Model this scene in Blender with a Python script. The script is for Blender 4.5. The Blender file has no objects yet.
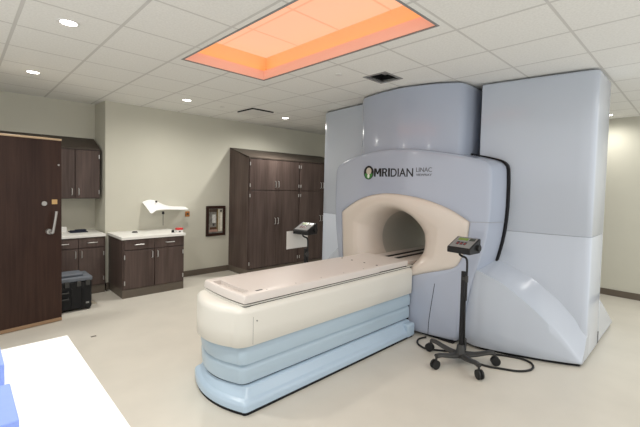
import bpy, math, random
from mathutils import Vector, Matrix
random.seed(4)
PI = math.pi
S = bpy.context.scene
COL = S.collection

# ------------------------------------------------------------------ helpers
def tag(o, label=None, cat=None, group=None, kind=None):
    if label: o['label'] = label
    if cat: o['category'] = cat
    if group: o['group'] = group
    if kind: o['kind'] = kind
    return o

def empty(name, loc, label, cat, group=None, rz=0.0, kind=None):
    o = bpy.data.objects.new(name, None)
    o.empty_display_size = 0.1
    COL.objects.link(o)
    o.location = loc
    o.rotation_euler = (0, 0, rz)
    return tag(o, label, cat, group, kind)

def root_of(o):
    return o if o.parent is None else root_of(o.parent)

def copy_tree(o, parent=None):
    c = o.copy()
    COL.objects.link(c)
    if parent is not None:
        c.parent = parent
    for ch in list(o.children):
        copy_tree(ch, c)
    return c

class MB:
    """collects geometry; build() links it as one mesh object"""
    def __init__(self):
        self.v = []; self.f = []; self.s = []
    def add(self, vs, fs, smooth=False):
        n = len(self.v)
        self.v += [tuple(p) for p in vs]
        for f in fs:
            self.f.append([i + n for i in f]); self.s.append(smooth)
        return self
    def box(self, x0, y0, z0, x1, y1, z1, M=None):
        vs = [Vector((x, y, z)) for z in (z0, z1) for y in (y0, y1) for x in (x0, x1)]
        if M is not None: vs = [M @ p for p in vs]
        return self.add(vs, [(0, 2, 3, 1), (4, 5, 7, 6), (0, 1, 5, 4), (2, 6, 7, 3), (0, 4, 6, 2), (1, 3, 7, 5)])
    def loft(self, loops, closed=True, cap0=False, cap1=False, smooth=True):
        n = len(loops[0]); vs = [p for l in loops for p in l]; fs = []
        m = n if closed else n - 1
        for k in range(len(loops) - 1):
            for i in range(m):
                j = (i + 1) % n
                fs.append((k * n + i, k * n + j, (k + 1) * n + j, (k + 1) * n + i))
        if cap0: fs.append(tuple(reversed(range(n))))
        if cap1: fs.append(tuple(range((len(loops) - 1) * n, len(loops) * n)))
        return self.add(vs, fs, smooth)
    def cyl(self, a, b, r0, r1=None, n=24, caps=True, smooth=True):
        a = Vector(a); b = Vector(b); r1 = r0 if r1 is None else r1
        d = (b - a).normalized()
        u = d.orthogonal().normalized(); w = d.cross(u)
        L = [[c + (u * math.cos(t) + w * math.sin(t)) * r for t in [2 * PI * i / n for i in range(n)]] for c, r in ((a, r0), (b, r1))]
        return self.loft(L, True, caps, caps, smooth)
    def tube(self, pts, r, n=10, steps=6):
        P = [Vector(p) for p in pts]
        if steps > 1 and len(P) > 2:
            Q = []
            for i in range(len(P) - 1):
                p0 = P[max(i - 1, 0)]; p1 = P[i]; p2 = P[i + 1]; p3 = P[min(i + 2, len(P) - 1)]
                for k in range(steps):
                    t = k / steps
                    Q.append(0.5 * ((2 * p1) + (p2 - p0) * t + (2 * p0 - 5 * p1 + 4 * p2 - p3) * t * t + (3 * p1 - p0 - 3 * p2 + p3) * t ** 3))
            Q.append(P[-1]); P = Q
        loops = []; u = None
        for i, p in enumerate(P):
            d = (P[min(i + 1, len(P) - 1)] - P[max(i - 1, 0)]).normalized()
            u = d.orthogonal().normalized() if u is None else (u - d * u.dot(d)).normalized()
            w = d.cross(u)
            loops.append([p + (u * math.cos(2 * PI * k / n) + w * math.sin(2 * PI * k / n)) * r for k in range(n)])
        return self.loft(loops, True, True, True)
    def prism(self, poly, axis, a, b, smooth=False):
        """polygon of 2D points extruded along axis (0,1,2) from a to b"""
        def P(p, t):
            q = list(p); q.insert(axis, t); return q
        return self.loft([[P(p, a) for p in poly], [P(p, b) for p in poly]], True, True, True, smooth)
    def build(self, name, mat, parent=None, bevel=0.0, seg=2, angle=35, rel=True, fixn=True):
        me = bpy.data.meshes.new(name)
        off = Vector((0, 0, 0))
        if parent is not None and rel:
            off = Vector(root_of(parent).location)
        me.from_pydata([Vector(p) - off for p in self.v], [], self.f)
        me.polygons.foreach_set('use_smooth', [True] * len(me.polygons))
        if fixn:
            import bmesh
            bm = bmesh.new(); bm.from_mesh(me)
            bmesh.ops.remove_doubles(bm, verts=bm.verts, dist=1e-5)
            bmesh.ops.recalc_face_normals(bm, faces=bm.faces)
            bm.to_mesh(me); bm.free()
        me.update()
        me.set_sharp_from_angle(angle=math.radians(angle))
        me.materials.append(mat)
        o = bpy.data.objects.new(name, me)
        COL.objects.link(o)
        if parent is not None: o.parent = parent
        if bevel > 0:
            m = o.modifiers.new('bevel', 'BEVEL'); m.width = bevel; m.segments = seg
            m.limit_method = 'ANGLE'; m.angle_limit = math.radians(40); m.harden_normals = False
        return o

def B(*a): return MB().box(*a)

def interp(tab, x):
    tab = sorted(tab)
    if x <= tab[0][0]: return tab[0][1]
    for (a, p), (b, q) in zip(tab, tab[1:]):
        if x <= b:
            return p + (q - p) * (x - a) / (b - a)
    return tab[-1][1]

def smooth_tab(tab, n=80, passes=6):
    """dense, smoothed version of a piecewise linear table"""
    tab = sorted(tab); a, b = tab[0][0], tab[-1][0]
    xs = [a + (b - a) * i / n for i in range(n + 1)]
    ys = [interp(tab, x) for x in xs]
    for _ in range(passes):
        ys = [ys[0]] + [(ys[i - 1] + 2 * ys[i] + ys[i + 1]) / 4 for i in range(1, n)] + [ys[-1]]
    return list(zip(xs, ys))

# ------------------------------------------------------------------ materials
def mat(name, col, rough=0.5, spec=0.5, metal=0.0, coat=0.0, emit=None, estr=0.0, noise=0.0, nscale=8.0, bump=0.0, bscale=200.0):
    m = bpy.data.materials.new(name); m.use_nodes = True
    nt = m.node_tree; b = nt.nodes['Principled BSDF']
    b.inputs['Base Color'].default_value = (*col, 1)
    b.inputs['Roughness'].default_value = rough
    b.inputs['Specular IOR Level'].default_value = spec
    b.inputs['Metallic'].default_value = metal
    b.inputs['Coat Weight'].default_value = coat
    b.inputs['Coat Roughness'].default_value = 0.08
    if emit:
        b.inputs['Emission Color'].default_value = (*emit, 1); b.inputs['Emission Strength'].default_value = estr
    geo = nt.nodes.new('ShaderNodeNewGeometry')
    if noise > 0:
        n = nt.nodes.new('ShaderNodeTexNoise'); n.inputs['Scale'].default_value = nscale; n.inputs['Detail'].default_value = 5
        r = nt.nodes.new('ShaderNodeMapRange'); r.inputs['To Min'].default_value = 1 - noise; r.inputs['To Max'].default_value = 1 + noise
        r.inputs['From Min'].default_value = .3; r.inputs['From Max'].default_value = .7
        h = nt.nodes.new('ShaderNodeHueSaturation'); h.inputs['Color'].default_value = (*col, 1)
        nt.links.new(geo.outputs['Position'], n.inputs['Vector'])
        nt.links.new(n.outputs['Fac'], r.inputs['Value']); nt.links.new(r.outputs['Result'], h.inputs['Value'])
        nt.links.new(h.outputs['Color'], b.inputs['Base Color'])
    if bump > 0:
        n = nt.nodes.new('ShaderNodeTexNoise'); n.inputs['Scale'].default_value = bscale; n.inputs['Detail'].default_value = 3
        bp = nt.nodes.new('ShaderNodeBump'); bp.inputs['Strength'].default_value = bump; bp.inputs['Distance'].default_value = 0.002
        nt.links.new(geo.outputs['Position'], n.inputs['Vector'])
        nt.links.new(n.outputs['Fac'], bp.inputs['Height']); nt.links.new(bp.outputs['Normal'], b.inputs['Normal'])
    return m

def wood(name, dark, light, rough=0.38):
    m = mat(name, dark, rough, 0.22)
    nt = m.node_tree; b = nt.nodes['Principled BSDF']
    geo = nt.nodes.new('ShaderNodeNewGeometry')
    mp = nt.nodes.new('ShaderNodeMapping'); mp.inputs['Scale'].default_value = (34, 34, 1.6)
    n = nt.nodes.new('ShaderNodeTexNoise'); n.inputs['Scale'].default_value = 1.0; n.inputs['Detail'].default_value = 6; n.inputs['Distortion'].default_value = 0.6
    mp2 = nt.nodes.new('ShaderNodeMapping'); mp2.inputs['Scale'].default_value = (5, 5, 0.7)
    n2 = nt.nodes.new('ShaderNodeTexNoise'); n2.inputs['Scale'].default_value = 1.0; n2.inputs['Detail'].default_value = 2
    ad = nt.nodes.new('ShaderNodeMath'); ad.operation = 'ADD'
    r = nt.nodes.new('ShaderNodeValToRGB')
    r.color_ramp.elements[0].position = 0.35; r.color_ramp.elements[0].color = (*dark, 1)
    r.color_ramp.elements[1].position = 0.68; r.color_ramp.elements[1].color = (*light, 1)
    mu = nt.nodes.new('ShaderNodeMath'); mu.operation = 'MULTIPLY'; mu.inputs[1].default_value = 0.5
    L = nt.links.new
    L(geo.outputs['Position'], mp.inputs['Vector']); L(mp.outputs['Vector'], n.inputs['Vector'])
    L(geo.outputs['Position'], mp2.inputs['Vector']); L(mp2.outputs['Vector'], n2.inputs['Vector'])
    L(n.outputs['Fac'], ad.inputs[0]); L(n2.outputs['Fac'], ad.inputs[1]); L(ad.outputs[0], mu.inputs[0])
    L(mu.outputs[0], r.inputs['Fac']); L(r.outputs['Color'], b.inputs['Base Color'])
    return m

def ceiling_mat():
    m = mat('acoustic tile', (.62, .60, .55), 0.9, 0.1)
    nt = m.node_tree; b = nt.nodes['Principled BSDF']; L = nt.links.new
    geo = nt.nodes.new('ShaderNodeNewGeometry'); sep = nt.nodes.new('ShaderNodeSeparateXYZ')
    L(geo.outputs['Position'], sep.inputs[0])
    def line(sock, off, step, hw):
        a = nt.nodes.new('ShaderNodeMath'); a.operation = 'SUBTRACT'; a.inputs[1].default_value = off
        p = nt.nodes.new('ShaderNodeMath'); p.operation = 'PINGPONG'; p.inputs[1].default_value = step / 2
        c = nt.nodes.new('ShaderNodeMath'); c.operation = 'LESS_THAN'; c.inputs[1].default_value = hw
        L(sock, a.inputs[0]); L(a.outputs[0], p.inputs[0]); L(p.outputs[0], c.inputs[0])
        return c.outputs[0], p.outputs[0]
    lx, _ = line(sep.outputs['X'], 0.335, 0.605, 0.012)
    ly, _ = line(sep.outputs['Y'], 0.767, 0.620, 0.010)
    mx = nt.nodes.new('ShaderNodeMath'); mx.operation = 'MAXIMUM'; L(lx, mx.inputs[0]); L(ly, mx.inputs[1])
    n = nt.nodes.new('ShaderNodeTexNoise'); n.inputs['Scale'].default_value = 60; n.inputs['Detail'].default_value = 6
    L(geo.outputs['Position'], n.inputs['Vector'])
    r = nt.nodes.new('ShaderNodeValToRGB')
    r.color_ramp.elements[0].position = .3; r.color_ramp.elements[0].color = (.76, .755, .72, 1)
    r.color_ramp.elements[1].position = .7; r.color_ramp.elements[1].color = (.84, .835, .80, 1)
    L(n.outputs['Fac'], r.inputs['Fac'])
    mix = nt.nodes.new('ShaderNodeMix'); mix.data_type = 'RGBA'
    L(mx.outputs[0], mix.inputs['Factor']); L(r.outputs['Color'], mix.inputs['A']); mix.inputs['B'].default_value = (.62, .61, .58, 1)
    L(mix.outputs['Result'], b.inputs['Base Color'])
    bp = nt.nodes.new('ShaderNodeBump'); bp.inputs['Strength'].default_value = .6; bp.inputs['Distance'].default_value = .01; bp.invert = True
    L(mx.outputs[0], bp.inputs['Height']); L(bp.outputs['Normal'], b.inputs['Normal'])
    return m

def skypanel_mat():
    m = mat('lit peach panel', (.30, .20, .15), .8, .1)
    nt = m.node_tree; b = nt.nodes['Principled BSDF']; L = nt.links.new
    geo = nt.nodes.new('ShaderNodeNewGeometry'); sep = nt.nodes.new('ShaderNodeSeparateXYZ'); L(geo.outputs['Position'], sep.inputs[0])
    outs = []
    for ax, off, step in (('X', 2.10, .61), ('Y', 2.56, .61)):
        a = nt.nodes.new('ShaderNodeMath'); a.operation = 'SUBTRACT'; a.inputs[1].default_value = off
        p = nt.nodes.new('ShaderNodeMath'); p.operation = 'PINGPONG'; p.inputs[1].default_value = step / 2
        c = nt.nodes.new('ShaderNodeMath'); c.operation = 'LESS_THAN'; c.inputs[1].default_value = .010
        L(sep.outputs[ax], a.inputs[0]); L(a.outputs[0], p.inputs[0]); L(p.outputs[0], c.inputs[0]); outs.append(c.outputs[0])
    mx = nt.nodes.new('ShaderNodeMath'); mx.operation = 'MAXIMUM'; L(outs[0], mx.inputs[0]); L(outs[1], mx.inputs[1])
    mix = nt.nodes.new('ShaderNodeMix'); mix.data_type = 'RGBA'
    L(mx.outputs[0], mix.inputs['Factor']); mix.inputs['A'].default_value = (1, .45, .28, 1); mix.inputs['B'].default_value = (.86, .33, .19, 1)
    L(mix.outputs['Result'], b.inputs['Emission Color']); b.inputs['Emission Strength'].default_value = SKY_E
    return m

SKY_E = .80
M = {}
M['floor'] = mat('sheet vinyl floor', (.62, .59, .52), .34, .45, noise=.035, nscale=3.0)
M['wall'] = mat('painted wall', (.58, .565, .48), .75, .25, noise=.01, nscale=4)
M['ceil'] = ceiling_mat()
M['base'] = mat('rubber baseboard', (.13, .105, .08), .5, .4)
M['wood'] = wood('espresso veneer', (.062, .043, .037), (.122, .088, .077))
M['woodtop'] = wood('espresso sloped top', (.052, .040, .032), (.075, .058, .048), .45)
M['door'] = wood('door veneer', (.024, .011, .008), (.050, .025, .017), .4)
M['kick'] = mat('cabinet plinth', (.13, .108, .085), .5, .4)
M['gap'] = mat('dark joint', (.012, .012, .014), .6, .2)
M['chrome'] = mat('brushed metal', (.62, .61, .59), .45, .5, 1.0)
M['dull'] = mat('dull steel', (.42, .41, .39), .45, .5, .8)
M['edging'] = mat('brown wood edging', (.30, .19, .11), .45, .4)
M['brass'] = mat('tan wood edging', (.50, .36, .22), .35, .5)
M['counter'] = mat('white laminate', (.82, .81, .77), .35, .5)
M['gantry'] = mat('blue grey enamel', (.41, .455, .555), .22, .5, coat=.35)
M['tower'] = mat('pale blue grey enamel', (.50, .545, .62), .22, .5, coat=.4)
M['cream'] = mat('warm white shell', (.70, .63, .56), .30, .5, coat=.15)
M['cream2'] = mat('ivory couch shell', (.72, .70, .64), .35, .5)
M['liner'] = mat('grey bore liner', (.46, .44, .39), .45, .4)
M['blue'] = mat('light blue couch panel', (.42, .53, .62), .32, .5, coat=.1)
M['blue2'] = mat('light blue couch plinth', (.44, .56, .68), .3, .5, coat=.2)
M['slab'] = mat('couch top resin', (.66, .61, .57), .38, .5)
M['black'] = mat('black plastic', (.012, .012, .013), .45, .35, noise=.1, nscale=30)
M['dgrey'] = mat('charcoal metal', (.035, .034, .032), .45, .5)
M['rubber'] = mat('black rubber', (.012, .012, .012), .55, .4)
M['panelgrey'] = mat('control panel grey', (.25, .25, .245), .6, .5)
M['screen'] = mat('green display', (.10, .13, .03), .2, .5, emit=(.30, .42, .08), estr=.22)
M['led'] = mat('red digits', (.15, .01, .01), .3, .5, emit=(.9, .04, .04), estr=.15)
M['paper'] = mat('white card', (.78, .77, .74), .7, .2)
M['white'] = mat('glossy white plastic', (.94, .94, .93), .4, .5)
M['red'] = mat('red carton', (.62, .03, .03), .5, .4)
M['orange'] = mat('amber plate', (.42, .16, .035), .5, .4)
M['tan'] = mat('tan card', (.55, .36, .16), .6, .3)
M['foam'] = mat('blue foam block', (.29, .40, .86), .75, .2, noise=.02, nscale=40, bump=.2)
M['tabletop'] = mat('white table top', (.93, .93, .93), .5, .4)
M['casegrey'] = mat('grey lid', (.13, .145, .17), .5, .4)
M['case'] = mat('black case plastic', (.009, .009, .010), .5, .25)
M['wedge'] = mat('pale wood', (.45, .40, .32), .6, .3)
M['navy'] = mat('navy cloth', (.03, .035, .055), .8, .2)
M['light'] = mat('lamp lens', (.9, .9, .85), .4, .4, emit=(1, .97, .9), estr=9.0)
M['trimwhite'] = mat('white trim ring', (.7, .69, .66), .5, .4)
M['skypanel'] = skypanel_mat()
M['skyfascia'] = mat('glow tinted light well rim', (.88, .60, .50), .8, .15)  # orange glow tinted into the rim colour, over off-white paint
M['skywall'] = mat('glow tinted light well', (.92, .68, .40), .8, .15)  # yellower wall colour carries the LED glow on off-white paint
M['strip'] = mat('orange led strip', (.9, .5, .2), .5, .2, emit=(1, .42, .14), estr=3.0)
M['hatch'] = mat('dark duct', (.012, .012, .012), .7, .2)
M['logo_black'] = mat('black lettering', (.01, .01, .01), .4, .4)
M['logo_grey'] = mat('grey lettering', (.12, .12, .13), .4, .4)
M['logo_green'] = mat('green emblem', (.05, .22, .05), .4, .4)
M['logo_tan'] = mat('beige emblem', (.55, .50, .42), .4, .4)
M['logo_white'] = mat('white emblem', (.75, .8, .72), .4, .4)

# ------------------------------------------------------------------ room shell
ZC = 2.915
YB = 6.45      # back wall
YR = 6.93      # alcove back wall
XR = 1.635     # alcove return
XW = 7.74      # right wall
XL = -1.35     # left wall
Y0 = -1.2

def struct(name, mb, m, **k):
    o = mb.build(name, m, None, **k); o['kind'] = 'structure'; return o

struct('floor', B(XL - .1, Y0, -.12, XW + .1, YR + .1, 0), M['floor'])
mb = MB()
SX0, SX1, SY0, SY1 = 1.62, 2.58, 1.46, 3.66
HX0, HX1, HY0, HY1 = 3.27, 3.55, 2.435, 2.685
xs = [XL - .1, SX0, SX1, HX0, HX1, XW + .1]; ys = [Y0, SY0, HY0, HY1, SY1, YR + .1]
for i in range(5):
    for j in range(5):
        if i == 1 and 1 <= j <= 3: continue
        if i == 3 and j == 2: continue
        mb.add([(xs[i], ys[j], ZC), (xs[i + 1], ys[j], ZC), (xs[i + 1], ys[j + 1], ZC), (xs[i], ys[j + 1], ZC)], [(0, 3, 2, 1)])
        mb.add([(xs[i], ys[j], ZC + .02), (xs[i + 1], ys[j], ZC + .02), (xs[i + 1], ys[j + 1], ZC + .02), (xs[i], ys[j + 1], ZC + .02)], [(0, 1, 2, 3)])
struct('ceiling', mb, M['ceil'], fixn=False)
struct('wall_back', B(XR, YB, 0, XW + .1, YB + .12, ZC + .6), M['wall'])
struct('wall_return', MB().prism([(XR, YB), (XR + .1, YB + .1), (XR + .1, YR), (XR - .03, YR)], 2, 0, ZC), M['wall'])
struct('wall_alcove', B(XL - .1, YR, 0, XR + .12, YR + .1, ZC), M['wall'])
struct('wall_right', B(XW, Y0, 0, XW + .1, YB, ZC), M['wall'])
struct('wall_left', B(XL - .1, 4.9, 0, XL, YR, ZC), M['wall'])
struct('baseboard_back', B(2.59, YB - .014, 0, 3.788, YB, .105), M['base'], bevel=.003)
struct('baseboard_return', MB().box(XR - .013, 6.32, 0, XR, YB, .105).box(XR - .013, YB - .013, 0, 1.69, YB, .105), M['base'])
struct('baseboard_right', B(XW - .014, Y0, 0, XW, YB, .105), M['base'], bevel=.003)

# ------------------------------------------------------------------ ceiling fittings
LAMP_W = 42
def downlight(first, x, y, label, power=LAMP_W):
    if first is None:
        e = empty('ceiling_downlight', (x, y, ZC), label, 'ceiling light', 'round downlights in the tile ceiling')
        n = 40; loops = []
        for r, z in ((.076, 0.0), (.076, -.004), (.072, -.007), (.060, -.006), (.056, -.002)):
            loops.append([(x + r * math.cos(2 * PI * i / n), y + r * math.sin(2 * PI * i / n), ZC + z) for i in range(n)])
        MB().loft(loops).build('trim_ring', M['trimwhite'], e)
        MB().cyl((x, y, ZC - .0035), (x, y, ZC - .001), .057, n=40).build('lens', M['light'], e)
    else:
        e = copy_tree(first); e.location = (x, y, ZC); e['label'] = label
    return e

def lamp(x, y, power, spot=172, blend=1.0, col=(1, .975, .92)):
    l = bpy.data.lights.new('downlight_beam', 'SPOT'); l.energy = power; l.color = col
    l.spot_size = math.radians(spot); l.spot_blend = blend; l.shadow_soft_size = .07
    o = bpy.data.objects.new('downlight_beam', l); COL.objects.link(o); o.location = (x, y, ZC - .03)
    return o

SPOTS = [
    (.63, 3.50, 'large round downlight nearest the left edge of the ceiling, high above the dark open door', 70),
    (.63, 5.41, 'small round downlight close to the wall, right above the dark open door', 60),
    (2.45, 5.41, 'round downlight above the base cabinet that carries the white lamp shade', 64),
    (4.31, 5.41, 'round downlight above the tall dark wardrobe cabinets', 120),
    (7.35, 1.13, 'small downlight seen at the far right beside the scanner tower', 32),
]
d0 = None
for (x, y, lab, pw) in SPOTS:
    o = downlight(d0, x, y, lab)
    if d0 is None: d0 = o
    lamp(x, y, pw)
# row carried on over the table, plus two unseen fill lamps added at right
lamp(.63, 1.59, 80); lamp(4.31, -.30, 40); lamp(6.2, -.30, 80)

# coloured light well
e = empty('ceiling_light_well', (2.1, 2.56, ZC), 'long recessed ceiling light well glowing peach and orange', 'ceiling light')
ZF, ZT, G = 3.02, 3.215, .10
def rect_wall(x0, y0, x1, y1, z0, z1):
    m = MB(); P = [(x0, y0), (x1, y0), (x1, y1), (x0, y1)]
    t = .012
    Q = [(x0 - t, y0 - t), (x1 + t, y0 - t), (x1 + t, y1 + t), (x0 - t, y1 + t)]
    return m.loft([[(*p, z0) for p in P], [(*p, z1) for p in P], [(*p, z1) for p in Q], [(*p, z0) for p in Q], [(*p, z0) for p in P]], smooth=False)
rect_wall(SX0, SY0, SX1, SY1, ZC, ZF).build('fascia', M['skyfascia'], e)
rect_wall(SX0 - G, SY0 - G, SX1 + G, SY1 + G, ZF - .03, ZT).build('inner_wall', M['skywall'], e)
m = MB()
for (a, b, c, d) in ((SX0 - G, SY0 - G, SX0 - .013, SY1 + G), (SX1 + .013, SY0 - G, SX1 + G, SY1 + G), (SX0 - .013, SY0 - G, SX1 + .013, SY0 - .013), (SX0 - .013, SY1 + .013, SX1 + .013, SY1 + G)):
    m.box(a, b, ZF - .03, c, d, ZF - .012)
m.build('ledge', M['skyfascia'], e)
m = MB()
for (a, b, c, d) in ((SX0 - .05, SY0 - .05, SX0 - .03, SY1 + .05), (SX1 + .03, SY0 - .05, SX1 + .05, SY1 + .05), (SX0 - .03, SY0 - .05, SX1 + .03, SY0 - .03), (SX0 - .03, SY1 + .03, SX1 + .03, SY1 + .05)):
    m.box(a, b, ZF - .012, c, d, ZF - .004)
m.build('light_strip', M['strip'], e)
B(SX0 - G - .01, SY0 - G - .01, ZT, SX1 + G + .01, SY1 + G + .01, ZT + .02).build('glowing_panel', M['skypanel'], e)
m = MB()
t = .018
m.box(SX0 - t, SY0 - t, ZC - .004, SX0, SY1 + t, ZC + .003).box(SX1, SY0 - t, ZC - .004, SX1 + t, SY1 + t, ZC + .003)
m.box(SX0, SY0 - t, ZC - .004, SX1, SY0, ZC + .003).box(SX0, SY1, ZC - .004, SX1, SY1 + t, ZC + .003)
m.build('edge_trim', M['panelgrey'], e)

# open square grille
e = empty('ceiling_hatch', (3.41, 2.56, ZC), 'small open square black hatch in the ceiling in front of the scanner top', 'ceiling vent')
m = MB()
m.box(HX0 - .01, HY0 - .01, ZC + .02, HX0, HY1 + .01, ZC + .30).box(HX1, HY0 - .01, ZC + .02, HX1 + .01, HY1 + .01, ZC + .30)
m.box(HX0, HY0 - .01, ZC + .02, HX1, HY0, ZC + .30).box(HX0, HY1, ZC + .02, HX1, HY1 + .01, ZC + .30).box(HX0, HY0, ZC + .29, HX1, HY1, ZC + .30)
m.build('duct', M['hatch'], e)
m = MB(); t = .028
m.box(HX0 - t, HY0 - t, ZC - .006, HX0, HY1 + t, ZC + .002).box(HX1, HY0 - t, ZC - .006, HX1 + t, HY1 + t, ZC + .002)
m.box(HX0, HY0 - t, ZC - .006, HX1, HY0, ZC + .002).box(HX0, HY1, ZC - .006, HX1, HY1 + t, ZC + .002)
m.build('frame', M['panelgrey'], e)
B(HX0 + .12, HY0 + .02, ZC + .05, HX0 + .22, HY0 + .16, ZC + .10).build('fitting', M['panelgrey'], e, bevel=.004)

e = empty('ceiling_diffuser', (3.6, 5.33, ZC), 'square air diffuser with a dark edge in the ceiling, left of the wardrobe downlight', 'ceiling vent')
B(3.40, 5.11, ZC - .018, 3.82, 5.56, ZC + .001).build('neck', M['hatch'], e)
B(3.415, 5.125, ZC - .022, 3.82, 5.56, ZC - .018).build('plate', M['trimwhite'], e)
for (x, y, lab) in ((3.0, 2.85, 'small round sprinkler cap on the ceiling left of the open black hatch'), (3.05, 5.44, 'small round sprinkler cap on the ceiling left of the square air diffuser')):
    o = MB().cyl((x, y, ZC - .008), (x, y, ZC + .0005), .036, n=24).build('ceiling_sprinkler', M['trimwhite'])
    tag(o, lab, 'sprinkler', 'sprinkler caps')

# ------------------------------------------------------------------ cabinets
def bar_handle(p, axis, length, out, parent, name='handle'):
    """bow handle centred at p on a face whose outward normal is -Y"""
    x, y, z = p; h = length / 2
    if axis == 'z': pts = [(x, y, z - h), (x, y - out, z - h + .006), (x, y - out, z + h - .006), (x, y, z + h)]
    else: pts = [(x - h, y, z), (x - h + .006, y - out, z), (x + h - .006, y - out, z), (x + h, y, z)]
    return MB().tube(pts, .0065, 8, 1).build(name, M['chrome'], parent)

def hinge(x, y, z, parent):
    return MB().cyl((x, y - .003, z - .03), (x, y - .003, z + .03), .008, n=10).build('hinge', M['chrome'], parent)

def door_panel(x0, x1, z0, z1, yf, root, hside, hz, hinges=True, m='wood', hl=.12):
    d = B(x0 + .002, yf - .02, z0 + .002, x1 - .002, yf, z1 - .002).build('door', M[m], root, bevel=.002)
    hx = x1 - .035 if hside == 'r' else x0 + .035
    if hz is not None: bar_handle((hx, yf - .02, hz), 'z', hl, .03, d)
    if hinges:
        gx = x0 + .004 if hside == 'r' else x1 - .004
        for z in (z0 + .09, z1 - .09): hinge(gx, yf - .022, z, d)
    return d

def sloped_body(x0, x1, yf, yb, z0, z1, zt, root, m='wood'):
    """carcass whose top rises from the front edge to the wall"""
    MB().prism([(yf, z0), (yb, z0), (yb, zt - .002), (yf, z1 - .002)], 0, x0, x1).build('carcass', M[m], root, bevel=.001)
    MB().prism([(yf - .02, z1 - .022), (yf, z1 - .024), (yb, zt - .002), (yb, zt + .016), (yf - .02, z1)], 0, x0, x1).build('sloped_top', M['woodtop'], root)

# tall wardrobes
WF, WB = 5.79, YB - .002
def wardrobe(x0, x1, xm, label):
    r = empty('wardrobe_cabinet', ((x0 + x1) / 2, (WF + WB) / 2, 0), label, 'cabinet', 'tall dark wardrobe cabinets along the back wall')
    sloped_body(x0, x1, WF, WB, .115, 2.19, 2.375, r)
    B(x0 + .002, WF - .012, 0, x1 - .002, WB, .115).build('plinth', M['kick'], r, bevel=.002)
    for (a, b, s) in ((x0, xm, 'r'), (xm, x1, 'l')):
        door_panel(a + .02 if s == 'r' else a, b - .02 if s == 'l' else b, .14, 1.575, WF, r, s, .995)
        door_panel(a + .02 if s == 'r' else a, b - .02 if s == 'l' else b, 1.585, 2.155, WF, r, s, 1.70)
    return r
wardrobe(3.79, 5.005, 4.42, 'left tall dark wood wardrobe cabinet with four doors and sloped top, end panel in view')
wardrobe(5.012, 6.24, 5.63, 'tall dark wood wardrobe cabinet partly hidden by the scanner tower')

# base cabinet with white counter
def base_cabinet(x0, x1, xm, yf, yb, label, group):
    r = empty('base_cabinet', ((x0 + x1) / 2, (yf + yb) / 2, 0), label, 'cabinet', group)
    B(x0, yf, .12, x1, yb, .852).build('carcass', M['wood'], r, bevel=.001)
    B(x0 + .003, yf - .004, 0, x1 - .003, yb, .12).build('plinth', M['kick'], r)
    for (a, b, s) in ((x0, xm, 'r'), (xm, x1, 'l')):
        if b - a < .1: continue
        door_panel(a + (.02 if a == x0 else .004), b - (.02 if b == x1 else .004), .135, .69, yf, r, s, .61, hl=.1)
        d = B(a + (.02 if a == x0 else .004), yf - .02, .705, b - (.02 if b == x1 else .004), yf, .842).build('drawer', M['wood'], r, bevel=.002)
        bar_handle(((a + b) / 2, yf - .02, .775), 'x', .13, .03, d)
    return r
base_cabinet(1.680, 2.585, 2.125, 5.765, YB - .002, 'dark wood base cabinet with white worktop standing against the back wall beside the picture', 'dark wood base cabinets')
o = B(1.660, 5.73, .853, 2.598, YB - .001, .895).build('worktop', M['counter'], bevel=.004)
tag(o, 'white worktop on the base cabinet below the white lamp shade', 'worktop')

# alcove cabinets
base_cabinet(.88, 1.60, 1.25, 6.32, YR - .002, 'dark wood base cabinet in the alcove, black case in front of it', 'dark wood base cabinets')
base_cabinet(.18, .876, .53, 6.32, YR - .002, 'dark wood base cabinet in the alcove hidden behind the open door', 'dark wood base cabinets')
o = B(.16, 6.285, .853, XR - .032, YR - .001, .893).build('worktop', M['counter'], bevel=.004)
tag(o, 'white worktop in the alcove under the wall cabinets', 'worktop')
def wall_cabinet(x0, x1, xm, label):
    r = empty('wall_cabinet', ((x0 + x1) / 2, 6.70, 1.415), label, 'cabinet', 'dark wood wall cabinets in the alcove')
    sloped_body(x0, x1, 6.55, YR - .002, 1.415, 2.172, 2.345, r)
    for (a, b, s) in ((x0, xm, 'r'), (xm, x1, 'l')):
        door_panel(a + .012, b - .003 if s == 'r' else b - .012, 1.425, 2.145, 6.55, r, 'r' if s == 'r' else 'l', 1.52, hl=.1)
wall_cabinet(.90, 1.585, 1.25, 'dark wood wall cabinet with sloped top beside the alcove corner')
wall_cabinet(.22, .896, .56, 'dark wood wall cabinet behind the open door, only its sloped top showing')
# things on the alcove worktop
o = B(1.11, 6.74, .8935, 1.185, 6.84, .975).build('tissue_box', M['paper'], bevel=.004); tag(o, 'small white box on the alcove worktop next to the dark door', 'box')
o = MB()
for k, (a, b, c, d, h) in enumerate(((1.21, 6.60, 1.44, 6.80, .012), (1.23, 6.63, 1.42, 6.79, .022), (1.29, 6.66, 1.43, 6.76, .036))):
    o.box(a, b, .8935 + (0 if k == 0 else .012 if k == 1 else .022), c, d, .8935 + h)
o = o.build('folded_cloth', M['navy'], bevel=.006); tag(o, 'dark navy folded cloth lying on the alcove worktop', 'cloth')

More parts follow.
